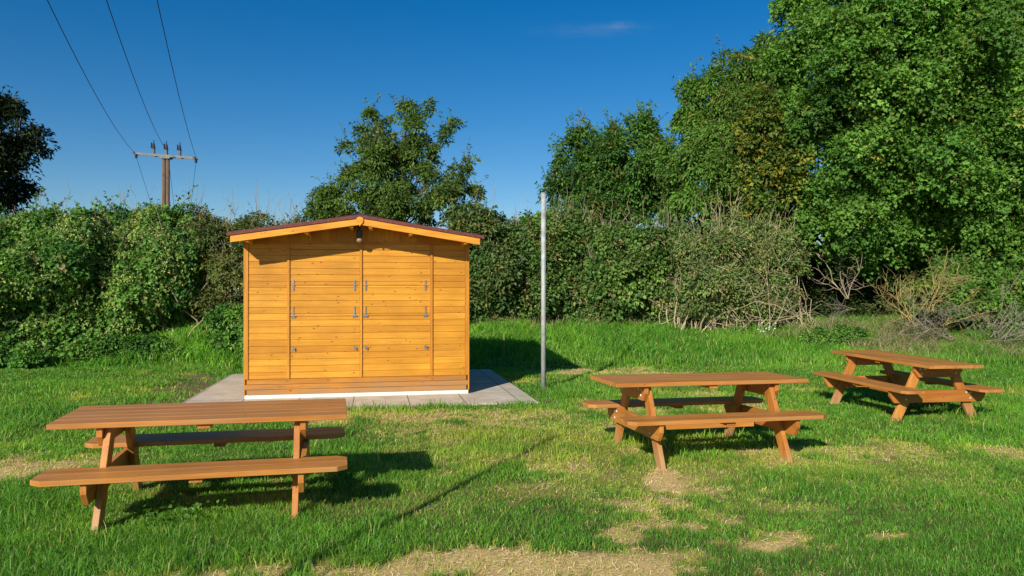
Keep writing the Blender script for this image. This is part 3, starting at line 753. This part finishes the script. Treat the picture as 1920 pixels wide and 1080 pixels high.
plant('maple_tree', 'huge bright green maple filling the upper right corner of the view', 'tree',
      [(1450, 20), (1475, -10), (1520, -60), (1600, -140), (1760, -230), (1950, -230), (2130, -120), (2180, 100), (2180, 470), (2050, 560), (1960, 520), (1880, 545), (1800, 520), (1740, 480), (1690, 540), (1640, 500), (1590, 520), (1540, 485), (1490, 470), (1480, 400), (1430, 370), (1415, 260), (1440, 200), (1420, 130), (1440, 90)],
      21.5, 3.2, 900, (.25, .85), 11800, 33, .30, (.102, 1.0), 'maple', 15, TG, (.006, (.36, .30, .04)), trunk=(pX(1750, 22), 22.5, .28, 8), droop=.5, m='leaf', part='crown', twigs=300, back=.2, relief=.45, lobed=True, sprigs=420, sprig=(.25, .6))
plant('maple_tree', 'yellowing narrow tree between the olive-green tree and the big maple', 'tree',
      [(1385, 200), (1430, 150), (1470, 200), (1500, 330), (1470, 420), (1390, 430), (1370, 300)],
      20.9, .8, 70, (.15, .45), 620, 30, .28, (.115, .8), [(.11, .19, .03), (.16, .21, .035), (.08, .15, .024)], 16, TG, (.10, (.40, .30, .04)), trunk=(pX(1450, 20.6), 20.9, .07, 5), m='leaf', part='crown', twigs=100, lobed=True, sprigs=60, sprig=(.2, .5))
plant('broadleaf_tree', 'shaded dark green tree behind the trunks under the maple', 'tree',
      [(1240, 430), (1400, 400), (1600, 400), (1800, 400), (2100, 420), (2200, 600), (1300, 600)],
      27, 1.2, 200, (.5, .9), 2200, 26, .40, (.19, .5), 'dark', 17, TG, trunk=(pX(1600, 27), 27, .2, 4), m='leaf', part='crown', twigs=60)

# left hedge
plant('hop_covered_shrub', 'broad hop-covered shrub at the far left of the hedge', 'shrub', [(-200, 420), (-60, 395), (0, 410), (35, 390), (60, 400), (95, 384), (118, 400), (140, 378), (165, 395), (190, 415), (200, 520), (200, 640), (120, 668), (0, 690), (-200, 700)],
      17.5, 1.4, 330, (.14, .50), 3900, 28, .22, (.095, 1.0), 'hop', 21, HG, (.04, (.34, .26, .13)), (.48, (.44, .50, .15)), stems=60, twigs=220, droop=.7, shoots=14, lobed=True, relief=.65, sprigs=420, sprig=(.2, .65))
plant('hop_covered_shrub', 'leafy hop-covered shrub in the middle of the left hedge', 'shrub', [(150, 410), (185, 390), (215, 398), (240, 384), (262, 398), (290, 382), (312, 395), (332, 392), (340, 362), (352, 356), (362, 385), (350, 430), (385, 470), (375, 560), (330, 625), (240, 650), (170, 655), (150, 560)],
      18.2, 1.2, 260, (.14, .45), 3000, 28, .22, (.09, 1.0), 'hop', 22, HG, (.06, (.32, .22, .12)), (.48, (.46, .50, .15)), stems=56, twigs=200, droop=.7, shoots=12, lobed=True, relief=.65, sprigs=380, sprig=(.2, .65))
plant('shrub', 'dark bramble shrub against the left side of the shed', 'shrub', [(335, 395), (370, 388), (395, 402), (420, 410), (440, 428), (455, 408), (480, 402), (500, 404), (520, 415), (560, 408), (600, 415), (640, 470), (620, 610), (470, 625), (390, 622), (335, 610)],
      18.3, .9, 240, (.12, .42), 2900, 28, .22, (.075, .55), [(.10, .16, .038), (.065, .12, .03), (.17, .18, .05)], 23, HG, (.10, (.24, .16, .04)), relief=.5, stems=70, twigs=320, shoots=34, sprigs=260, sprig=(.25, .7))
# right hedge
plant('shrub', 'dark green shrub beside the right wall of the shed', 'shrub', [(840, 400), (880, 380), (930, 405), (965, 430), (990, 460), (990, 606), (860, 612), (820, 560)],
      21.5, 1.0, 150, (.14, .42), 1600, 28, .24, (.115, .62), [(.085, .165, .04), (.06, .13, .032), (.13, .18, .05)], 24, HG, (.08, (.28, .20, .06)), stems=40, twigs=260, shoots=14, sprigs=120, sprig=(.2, .55))
plant('shrub', 'olive-green shrub directly behind the grey steel post', 'shrub', [(950, 425), (1000, 395), (1040, 400), (1100, 398), (1130, 440), (1140, 606), (960, 608), (940, 500)],
      21.8, 1.1, 180, (.14, .45), 1750, 28, .24, (.115, .62), 'hedge', 25, HG, (.10, (.34, .25, .10)), stems=60, twigs=380, shoots=30, relief=.6, fans=4, sprigs=150, sprig=(.2, .55))
plant('shrub', 'green-brown shrub in the middle of the right hedge', 'shrub', [(1095, 430), (1150, 418), (1220, 430), (1290, 420), (1310, 480), (1310, 606), (1100, 608), (1085, 520)],
      21.4, 1.1, 180, (.14, .45), 1750, 28, .24, (.115, .62), 'hedge', 26, HG, (.08, (.32, .24, .10)), stems=70, twigs=420, shoots=24, relief=.6, fans=3, sprigs=150, sprig=(.2, .55))
plant('dry_shrub', 'half-bare dry shrub with pale twigs at the right end of the hedge', 'shrub', [(1265, 440), (1310, 420), (1370, 400), (1420, 420), (1480, 425), (1515, 470), (1500, 540), (1470, 606), (1270, 608), (1255, 520)],
      20.6, 1.1, 160, (.14, .42), 1450, 28, .24, (.09, .5), 'dry', 27, HG, (.12, (.34, .25, .12)), stems=120, twigs=650, shoots=60, sprigs=120, sprig=(.2, .5), tw=M['paletwig'], relief=.6, fans=13)
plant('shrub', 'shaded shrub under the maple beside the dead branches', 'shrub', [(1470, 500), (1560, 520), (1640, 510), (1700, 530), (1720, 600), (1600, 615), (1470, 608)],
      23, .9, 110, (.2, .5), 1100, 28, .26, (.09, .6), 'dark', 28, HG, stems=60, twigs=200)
plant('shrub', 'leafy green shrub at the right edge behind the dead branches', 'shrub', [(1700, 560), (1730, 500), (1800, 480), (1870, 470), (1960, 480), (2100, 500), (2100, 650), (1920, 632), (1790, 622), (1710, 615)],
      20.3, .9, 160, (.14, .45), 1700, 28, .24, (.10, .9), 'maple', 29, HG, (.05, (.3, .25, .05)), stems=50, twigs=220, lobed=True, sprigs=130, sprig=(.15, .5))

# low green bushes on the bank at left
plant('nettle_clump', 'bright green leafy weeds at the left corner of the shed', 'weeds', [(385, 600), (420, 575), (470, 580), (520, 600), (520, 680), (400, 665)],
      16.9, .5, 30, (.18, .35), 560, 26, .16, (.09, .7), 'hop', 31, 'weed clumps on the bank', stems=20, twigs=0, droop=.5)
plant('nettle_clump', 'low leafy weeds beneath the middle of the left hedge', 'weeds', [(120, 660), (170, 625), (230, 640), (300, 630), (350, 655), (330, 680), (130, 692)],
      16.3, .5, 34, (.14, .28), 520, 26, .15, (.08, .7), 'hop', 32, 'weed clumps on the bank', stems=20, droop=.5)
plant('nettle_clump', 'low leafy weeds at the foot of the far left hop shrub', 'weeds', [(-120, 660), (-30, 640), (60, 648), (90, 668), (60, 690), (-120, 705)],
      15.6, .5, 28, (.14, .26), 420, 26, .15, (.08, .7), 'hop', 33, 'weed clumps on the bank', stems=20, droop=.5)
plant('nettle_clump', 'low weed clump in the tall grass in front of the maple', 'weeds', [(1500, 620), (1550, 612), (1600, 612), (1625, 625), (1590, 642), (1510, 640)],
      18.6, .4, 22, (.08, .16), 200, 20, .14, (.07, .5), 'hop', 34, 'weed clumps on the bank', droop=.4)

# dead branches under the maple
def deadbranch(px, py, Y, n, L, dirs, m, seed, label, rad=.03, name='dead_branch', depth=2):
    rng = np.random.default_rng(seed); out = []
    n = n + 3; rad *= .62; x = pX(px, Y); z = pZ(py, Y); z = max(z, float(height(x, Y)) + .03)
    for i in range(n):
        branchy(rng, (x + rng.normal(0, .12), Y + rng.normal(0, .15), z), nrm(np.array(dirs) + rng.normal(0, .35, 3)), L * rng.uniform(.7, 1.1), rad * rng.uniform(.7, 1.1), depth, out)
    P = np.stack([o[0] for o in out]); Rr = np.stack([o[1] for o in out]); base = np.array((x, Y, float(height(x, Y))))
    v, q = tubes(P, Rr, 5)
    o = np_mesh(name, v - base, [q], m); o.location = tuple(base); tag(o, label, 'dead branch', 'dead branches under the maple'); return o
deadbranch(1715, 612, 18.8, 4, 1.5, (-.5, -.1, .9), M['lichen'], 1, 'yellowish lichen-covered branches arching left beneath the maple', .022)
deadbranch(1740, 585, 18.6, 3, 1.4, (.1, 0, 1), M['lichen'], 2, 'yellowish upright twisted branch in front of the right edge shrub', .025)
deadbranch(1790, 632, 18.2, 6, 1.5, (-1, -.1, .25), M['deadgrey'], 3, 'grey dead branches lying leftwards on the dry grass', .022)
deadbranch(1860, 632, 18.2, 6, 1.2, (.15, 0, 1), M['deadgrey'], 4, 'grey dead branch standing upright near the right edge', .02)
deadbranch(1880, 640, 17.8, 6, 1.3, (.8, 0, .25), M['deadgrey'], 5, 'grey dead branches lying at the right edge of the view', .018)
deadbranch(1590, 560, 20.2, 0, 1.5, (-.5, -.1, 1), M['twig'], 6, 'pale leaning branch in the shade under the maple', .035)
deadbranch(1600, 580, 20.0, 1, 1.1, (-.9, -.1, .2), M['deadgrey'], 7, 'thin crossing branches in the shade left of the lichen branches', .016)
deadbranch(1770, 610, 19.0, 3, 1.4, (.5, 0, .8), M['lichen'], 8, 'yellowish forked branch behind the grey dead branches', .018)

# ------------------------------------------------------------------ grass
TFOOT = []
def inside_slab(x, y):
    u, v = shed_uv(x, y); e = (fbm(x * 3, y * 3, 77, 3) - .5) * .25
    return (u > SLAB[0] + e * .4) & (u < SLAB[1] + e * .3) & (v > SLAB[2] + .02 + e * .5) & (v < SLAB[3])
def blades(rng, y0, y1, dens, h, w, hfun=None, xm=2.4, fmask=None, xr=None, curve=.5):
    a = .73
    xmax = a * y1 + xm
    n = int(2 * xmax * (y1 - y0) * dens)
    x = rng.uniform(-xmax, xmax, n); y = rng.uniform(y0, y1, n)
    k = np.abs(x) < a * y + xm; x, y = x[k], y[k]
    d0, d1 = dryness(x, y); d = np.maximum(d0, d1)
    cl = fbm(x * 5, y * 5, 61, 3)
    keep = rng.uniform(0, 1, len(x)) < (1 - .88 * sm((d - .34) / .5 + (fbm(x * 9, y * 9, 62, 3) - .5) * 2.6)) * (.7 + .5 * sm((cl - .3) / .3))
    keep &= ~inside_slab(x, y)
    if fmask is not None: keep &= fmask(x, y, rng)
    x, y, d, cl, d0, d1 = x[keep], y[keep], d[keep], cl[keep], d0[keep], d1[keep]; n = len(x)
    z = height(x, y)
    tuft = fbm(x * 1.1 + 9, y * 1.1, 71, 4)
    hh = h * rng.uniform(.55, 1.25, n) * (.65 + .75 * sm((tuft - .35) / .3)) * (1 - .55 * d)
    if hfun is not None: hh = hh * hfun(x, y)
    ang = rng.uniform(0, 2 * math.pi, n); ln = rng.uniform(.15, 1.0, n) * curve * hh * 1.5
    dx, dy = np.cos(ang), np.sin(ang)
    fa = rng.uniform(0, 2 * math.pi, n); wx, wy = np.cos(fa) * w * .5 * rng.uniform(.7, 1.3, n), np.sin(fa) * w * .5
    b0 = np.stack([x - wx, y - wy, z - .005], 1); b1 = np.stack([x + wx, y + wy, z - .005], 1)
    mx, my, mz = x + dx * ln * .35, y + dy * ln * .35, z + hh * .62
    m0 = np.stack([mx - wx * .8, my - wy * .8, mz], 1); m1 = np.stack([mx + wx * .8, my + wy * .8, mz], 1)
    t = np.stack([x + dx * ln, y + dy * ln, z + hh * (1 - .25 * curve * rng.uniform(0, 1, n))], 1)
    V = np.stack([b0, b1, m1, m0, t], 1).reshape(-1, 3)
    g1 = np.array((.130, .370, .034)); g2 = np.array((.265, .475, .050)); g3 = np.array((.085, .270, .030)); yl = np.array((.66, .56, .19)); ylg = np.array((.44, .53, .055))
    q = rng.uniform(0, 1, (n, 1)); c = g1 * (1 - q) + g2 * q
    big = sm((fbm(x * .7, y * .7, 81, 3) - .35) / .3)[:, None]; c = c * (.45 + .55 * big) + g3 * (.55 - .55 * big)
    yy = (sm((d0 - .05) / .45) * .75)[:, None]; c = c * (1 - yy) + ylg * yy
    c = c * (.72 + .5 * fbm(x * 3.1, y * 3.1, 83, 3))[:, None]; dead = rng.uniform(0, 1, n) < (.04 + .30 * d0); c[dead] = c[dead] * .3 + yl * .7
    c = c * rng.normal(1, .15, (n, 1)).clip(.5, 1.5)
    return V, np.repeat(c, 5, axis=0), n
rng = np.random.default_rng(99)
parts = [blades(rng, 2.6, 5.5, 6000, .046, .0042, curve=.9), blades(rng, 5.5, 8, 3800, .050, .0055, curve=.9), blades(rng, 8, 11.5, 1800, .054, .0085, curve=.9), blades(rng, 11.5, 16, 900, .065, .012, curve=.9),
         blades(rng, 16, 24, 420, .15, .017, xm=3.5)]
# taller tufts
tall = lambda x, y, r: (fbm(x * 1.3, y * 1.3, 91, 3) > .56)
parts.append(blades(rng, 2.6, 7, 600, .09, .005, fmask=tall))
parts.append(blades(rng, 7, 13, 330, .12, .008, fmask=tall))
# bank of long grass
def bank(x, y, r):
    edge = np.where(x < -2.0, 15.6, 17.0)
    return y > edge + (fbm(x, y, 95, 3) - .5) * 1.5
parts.append(blades(rng, 15, 24, 480, .21, .020, fmask=bank, xm=3.5, curve=.7))
# footing tufts hugging slab edges
vs, cs_, n_ = zip(*parts)
V = np.concatenate(vs); Cc = np.concatenate(cs_); n = len(V) // 5; i = np.arange(n) * 5
print('blades', n)
go = np_mesh('grass', V, [np.stack([i, i + 1, i + 2, i + 3], 1), np.stack([i + 3, i + 2, i + 4], 1)], M['grass'], colors=Cc.clip(.01, .8))
tag(go, 'green lawn grass with thin yellowed places', 'grass', kind='stuff')

# dry standing grass along the hedge foot at right
def flatten(rng, n, xr, yr, h, w, cols, mask=None, curve=1.2):
    x = rng.uniform(*xr, n); y = rng.uniform(*yr, n)
    if mask is not None: k = mask(x, y, rng); x, y = x[k], y[k]
    n = len(x); z = height(x, y); hh = h * rng.uniform(.4, 1.2, n)
    ang = rng.uniform(0, 6.283, n); ln = rng.uniform(.2, 1, n) * hh * curve; fa = rng.uniform(0, 6.283, n)
    wx, wy = np.cos(fa) * w * .5, np.sin(fa) * w * .5
    b0 = np.stack([x - wx, y - wy, z], 1); b1 = np.stack([x + wx, y + wy, z], 1)
    mx, my = x + np.cos(ang) * ln * .35, y + np.sin(ang) * ln * .35
    m0 = np.stack([mx - wx * .7, my - wy * .7, z + hh * .6], 1); m1 = np.stack([mx + wx * .7, my + wy * .7, z + hh * .6], 1)
    t = np.stack([x + np.cos(ang) * ln, y + np.sin(ang) * ln, z + hh * .85], 1)
    V = np.stack([b0, b1, m1, m0, t], 1).reshape(-1, 3); cols = np.array(cols)
    c = cols[rng.integers(0, len(cols), n)] * rng.normal(1, .15, (n, 1)).clip(.5, 1.5)
    return V, np.repeat(c, 5, axis=0)
def mk(name, sets, m, lab, cat):
    V = np.concatenate([s[0] for s in sets]); c = np.concatenate([s[1] for s in sets]); i = np.arange(len(V) // 5) * 5
    o = np_mesh(name, V, [np.stack([i, i + 1, i + 2, i + 3], 1), np.stack([i + 3, i + 2, i + 4], 1)], m, colors=c.clip(.01, .8)); tag(o, lab, cat, kind='stuff'); return o
rng = np.random.default_rng(5)
DRY = [(.36, .29, .16), (.28, .22, .12), (.22, .22, .08), (.15, .17, .05)]
e1 = lambda x, y, r: (((x - pX(1760, 18.3)) / 2.5) ** 2 + ((y - 17.9) / 1.35) ** 2 + (fbm(x * 1.5, y * 1.5, 44, 3) - .5) * 1.6) < r.uniform(.2, 1.1, len(x))
e2 = lambda x, y, r: r.uniform(0, 1, len(x)) < sm((fbm(x * 1.2, y * 2, 45, 3) - .35) / .25)
mk('dry_grass', [flatten(rng, 16000, (8, 16), (16.2, 19.6), .28, .016, DRY, e1), flatten(rng, 4500, (-1, 13), (20.2, 21.4), .38, .015, DRY, e2), flatten(rng, 1500, (6.8, 11.5), (18.8, 20.0), .55, .013, DRY, e2)], M['straw'], 'pale dry grass around the dead branches and along the hedge foot', 'dry grass')
# cut straw lying on the bare places
rng = np.random.default_rng(6)
n = 260000; x = rng.uniform(-5.5, 6.5, n); y = rng.uniform(3.3, 17, n); d0, d1 = dryness(x, y)
k = (rng.uniform(0, 1, n) < sm((d0 - .15) / .5) * .9) & ~inside_slab(x, y) & (np.abs(x) < y * .75 + 1.6); x, y = x[k], y[k]; n = len(x)
a = rng.uniform(0, 6.283, n); L_ = rng.uniform(.010, .042, n) * (.7 + y * .05); w_ = rng.uniform(.0012, .0026, n) * (.5 + y * .16)
z = height(x, y) + rng.uniform(.004, .022, n); dx, dy = np.cos(a) * L_ / 2, np.sin(a) * L_ / 2; tz = rng.normal(0, .006, n); ox, oy = -np.sin(a) * w_, np.cos(a) * w_
V = np.stack([np.stack([x - dx, y - dy, z - tz], 1), np.stack([x + dx, y + dy, z + tz], 1), np.stack([x + dx + ox, y + dy + oy, z + tz + .001], 1), np.stack([x - dx + ox, y - dy + oy, z - tz + .001], 1)], 1).reshape(-1, 3)
sc_ = np.array([(.82, .64, .31), (.74, .54, .23), (.55, .38, .16), (.88, .74, .42)])[rng.integers(0, 4, n)]
so = np_mesh('dry_straw', V, [np.arange(4 * n).reshape(-1, 4)], M['straw'], colors=np.repeat(sc_, 4, axis=0)); tag(so, 'short pale straw clippings scattered over the bare spots', 'straw', kind='stuff')

# broad-leaved weeds in the lawn (small plants)
def rosette(px, py, n, r, seed, label, h=.08):
    x, y = G(px, py); rng = np.random.default_rng(seed); z = float(height(x, y))
    c = np.stack([rng.normal(0, r * .5, n), rng.normal(0, r * .35, n), rng.uniform(.02, h, n)], 1)
    D = nrm(np.stack([rng.normal(0, 1, n), rng.normal(0, 1, n), rng.uniform(0, .7, n)], 1)); Nn = nrm(np.stack([rng.normal(0, .4, n), rng.normal(-.2, .4, n), np.ones(n)], 1))
    col = np.array((.10, .24, .03)) * rng.uniform(.7, 1.3, (n, 1)); L = rng.uniform(.03, .06, n)
    o = empty('lawn_weed', (x, y, z)); tag(o, label, 'weed', 'small weeds in the lawn')
    leaves_mesh('leaves', c, D, Nn, L, L * .7, col, M['grass'], o)
rosette(340, 975, 90, .42, 1, 'row of broad-leaved lawn weeds just below the near table shadow', .13)
rosette(300, 985, 50, .2, 2, 'small broad-leaved weed clump beside the front leg of the near table')
rosette(610, 905, 40, .2, 3, 'small broad-leaved weed between the two shadow bands of the near table', .07)
# white flowers
x, y = G(1437, 640, .35)
fl = empty('flowering_plant', (x, y, float(height(x, y)))); tag(fl, 'small white-flowered plant in the long grass before the hedge', 'flower')
rng = np.random.default_rng(8); st = MB(); hd = MB()
tops = [(rng.normal(0, .14), rng.normal(0, .06), rng.uniform(.22, .5)) for _ in range(14)]
A_ = np.array([(t[0] * .3, t[1] * .3, 0) for t in tops]); P = curve_pts(rng, A_, np.array(tops), 4, .08, 0); v, q = tubes(P, np.full(P.shape[:2], .004), 4)
np_mesh('stems', v, [q], M['twig'], fl)
for t in tops: hd.sph(t, rng.uniform(.016, .03), (1, 1, .5), 8, 5)
hd.build('petals', M['petal'], fl)
# pale stone
x, y = G(1664, 640, .25); s = MB(); s.sph((0, 0, .03), .10, (1.0, .8, .7), 12, 8)
for v_ in s.bm.verts: v_.co *= 1 + .12 * math.sin(v_.co.x * 61 + v_.co.y * 47 + v_.co.z * 83)
so = s.build('stone', M['stone']); so.location = (x, y, float(height(x, y)) + .05); tag(so, 'pale rounded stone at the edge of the dry grass', 'stone')
x, y = G(1195, 697); s = MB()
so = None

# ------------------------------------------------------------------ camera, light, sky
cam = bpy.data.cameras.new('camera'); co = bpy.data.objects.new('camera', cam); COL.objects.link(co)
co.location = (0, 0, H); co.rotation_euler = (R(90) + math.atan((HOR - 540) / F), 0, 0)
cam.sensor_width = 36; cam.lens = F / 1920 * 36; cam.clip_start = .05; cam.clip_end = 5000
SC.camera = co
sl = bpy.data.lights.new('sun', 'SUN'); sl.energy = 4.6; sl.angle = R(.53); sl.color = (1.0, .93, .80)
so = bpy.data.objects.new('sun', sl); COL.objects.link(so)
dv = Vector((math.sin(SUN_AZ) * math.cos(SUN_EL), math.cos(SUN_AZ) * math.cos(SUN_EL), -math.sin(SUN_EL)))
so.rotation_euler = dv.to_track_quat('-Z', 'Y').to_euler(); so.location = (-10, -20, 15)
wd = bpy.data.worlds.new('World'); SC.world = wd; wd.use_nodes = True
nt = wd.node_tree; nt.nodes.clear(); L = nt.links
out = nt.nodes.new('ShaderNodeOutputWorld'); bg = nt.nodes.new('ShaderNodeBackground'); bg.inputs[1].default_value = .074
sk = nt.nodes.new('ShaderNodeTexSky'); sk.sky_type = 'NISHITA'; sk.sun_disc = False
sk.sun_elevation = SUN_EL; sk.sun_rotation = math.pi + SUN_AZ; sk.air_density = 1.0; sk.dust_density = .25; sk.ozone_density = 3.0
hs = nt.nodes.new('ShaderNodeHueSaturation'); hs.inputs['Saturation'].default_value = 1.42; hs.inputs['Value'].default_value = 1.0
tn = mixc(nt, sk.outputs[0], (1.0, 1.0, 1.05), 1.0, 'MULTIPLY'); L.new(tn, hs.inputs['Color'])
# thin wisp of cirrus
tc = nt.nodes.new('ShaderNodeTexCoord')
def wisp(px, py, sx_, sz_):
    d = Vector(((px - 960) / F, 1, (HOR - py) / F)).normalized()
    sb = nt.nodes.new('ShaderNodeVectorMath'); sb.operation = 'SUBTRACT'; L.new(tc.outputs['Generated'], sb.inputs[0]); sb.inputs[1].default_value = d
    mp = nt.nodes.new('ShaderNodeMapping'); mp.inputs['Scale'].default_value = (1 / sx_, 0, 1 / sz_); mp.inputs['Rotation'].default_value = (0, R(8), 0); L.new(sb.outputs[0], mp.inputs[0])
    ln = nt.nodes.new('ShaderNodeVectorMath'); ln.operation = 'LENGTH'; L.new(mp.outputs[0], ln.inputs[0])
    r = ramp(nt, [(0, (1, 1, 1)), (1, (0, 0, 0))], 'EASE'); L.new(ln.outputs['Value'], r.inputs[0]); return r.outputs[0]
nz = nt.nodes.new('ShaderNodeTexNoise'); nz.inputs['Scale'].default_value = 9; nz.inputs['Detail'].default_value = 8; nz.inputs['Roughness'].default_value = .65
mp = nt.nodes.new('ShaderNodeMapping'); mp.inputs['Scale'].default_value = (1.5, 1.5, 7); L.new(tc.outputs['Generated'], mp.inputs[0]); L.new(mp.outputs[0], nz.inputs['Vector'])
nr = ramp(nt, [(.35, (0, 0, 0)), (.7, (1, 1, 1))]); L.new(nz.outputs['Fac'], nr.inputs[0])
w1 = wisp(1162, 47, .024, .007); w2 = wisp(1110, 55, .11, .012)
a1 = mixc(nt, w1, w2, .5, 'ADD'); mk_ = mixc(nt, a1, nr.outputs[0], 1.0, 'MULTIPLY'); mk2 = mixc(nt, mk_, (.20, .20, .20), 1.0, 'MULTIPLY')
fin_ = mixc(nt, hs.outputs[0], (6.6, 6.5, 6.3), mk2)
L.new(fin_, bg.inputs[0]); L.new(bg.outputs[0], out.inputs[0])
SC.view_settings.view_transform = 'Standard'; SC.view_settings.look = 'None'; SC.view_settings.exposure = 0.32; SC.view_settings.gamma = 1
SC.cycles.max_bounces = 6; SC.cycles.diffuse_bounces = 3; SC.cycles.glossy_bounces = 2; SC.cycles.transmission_bounces = 4
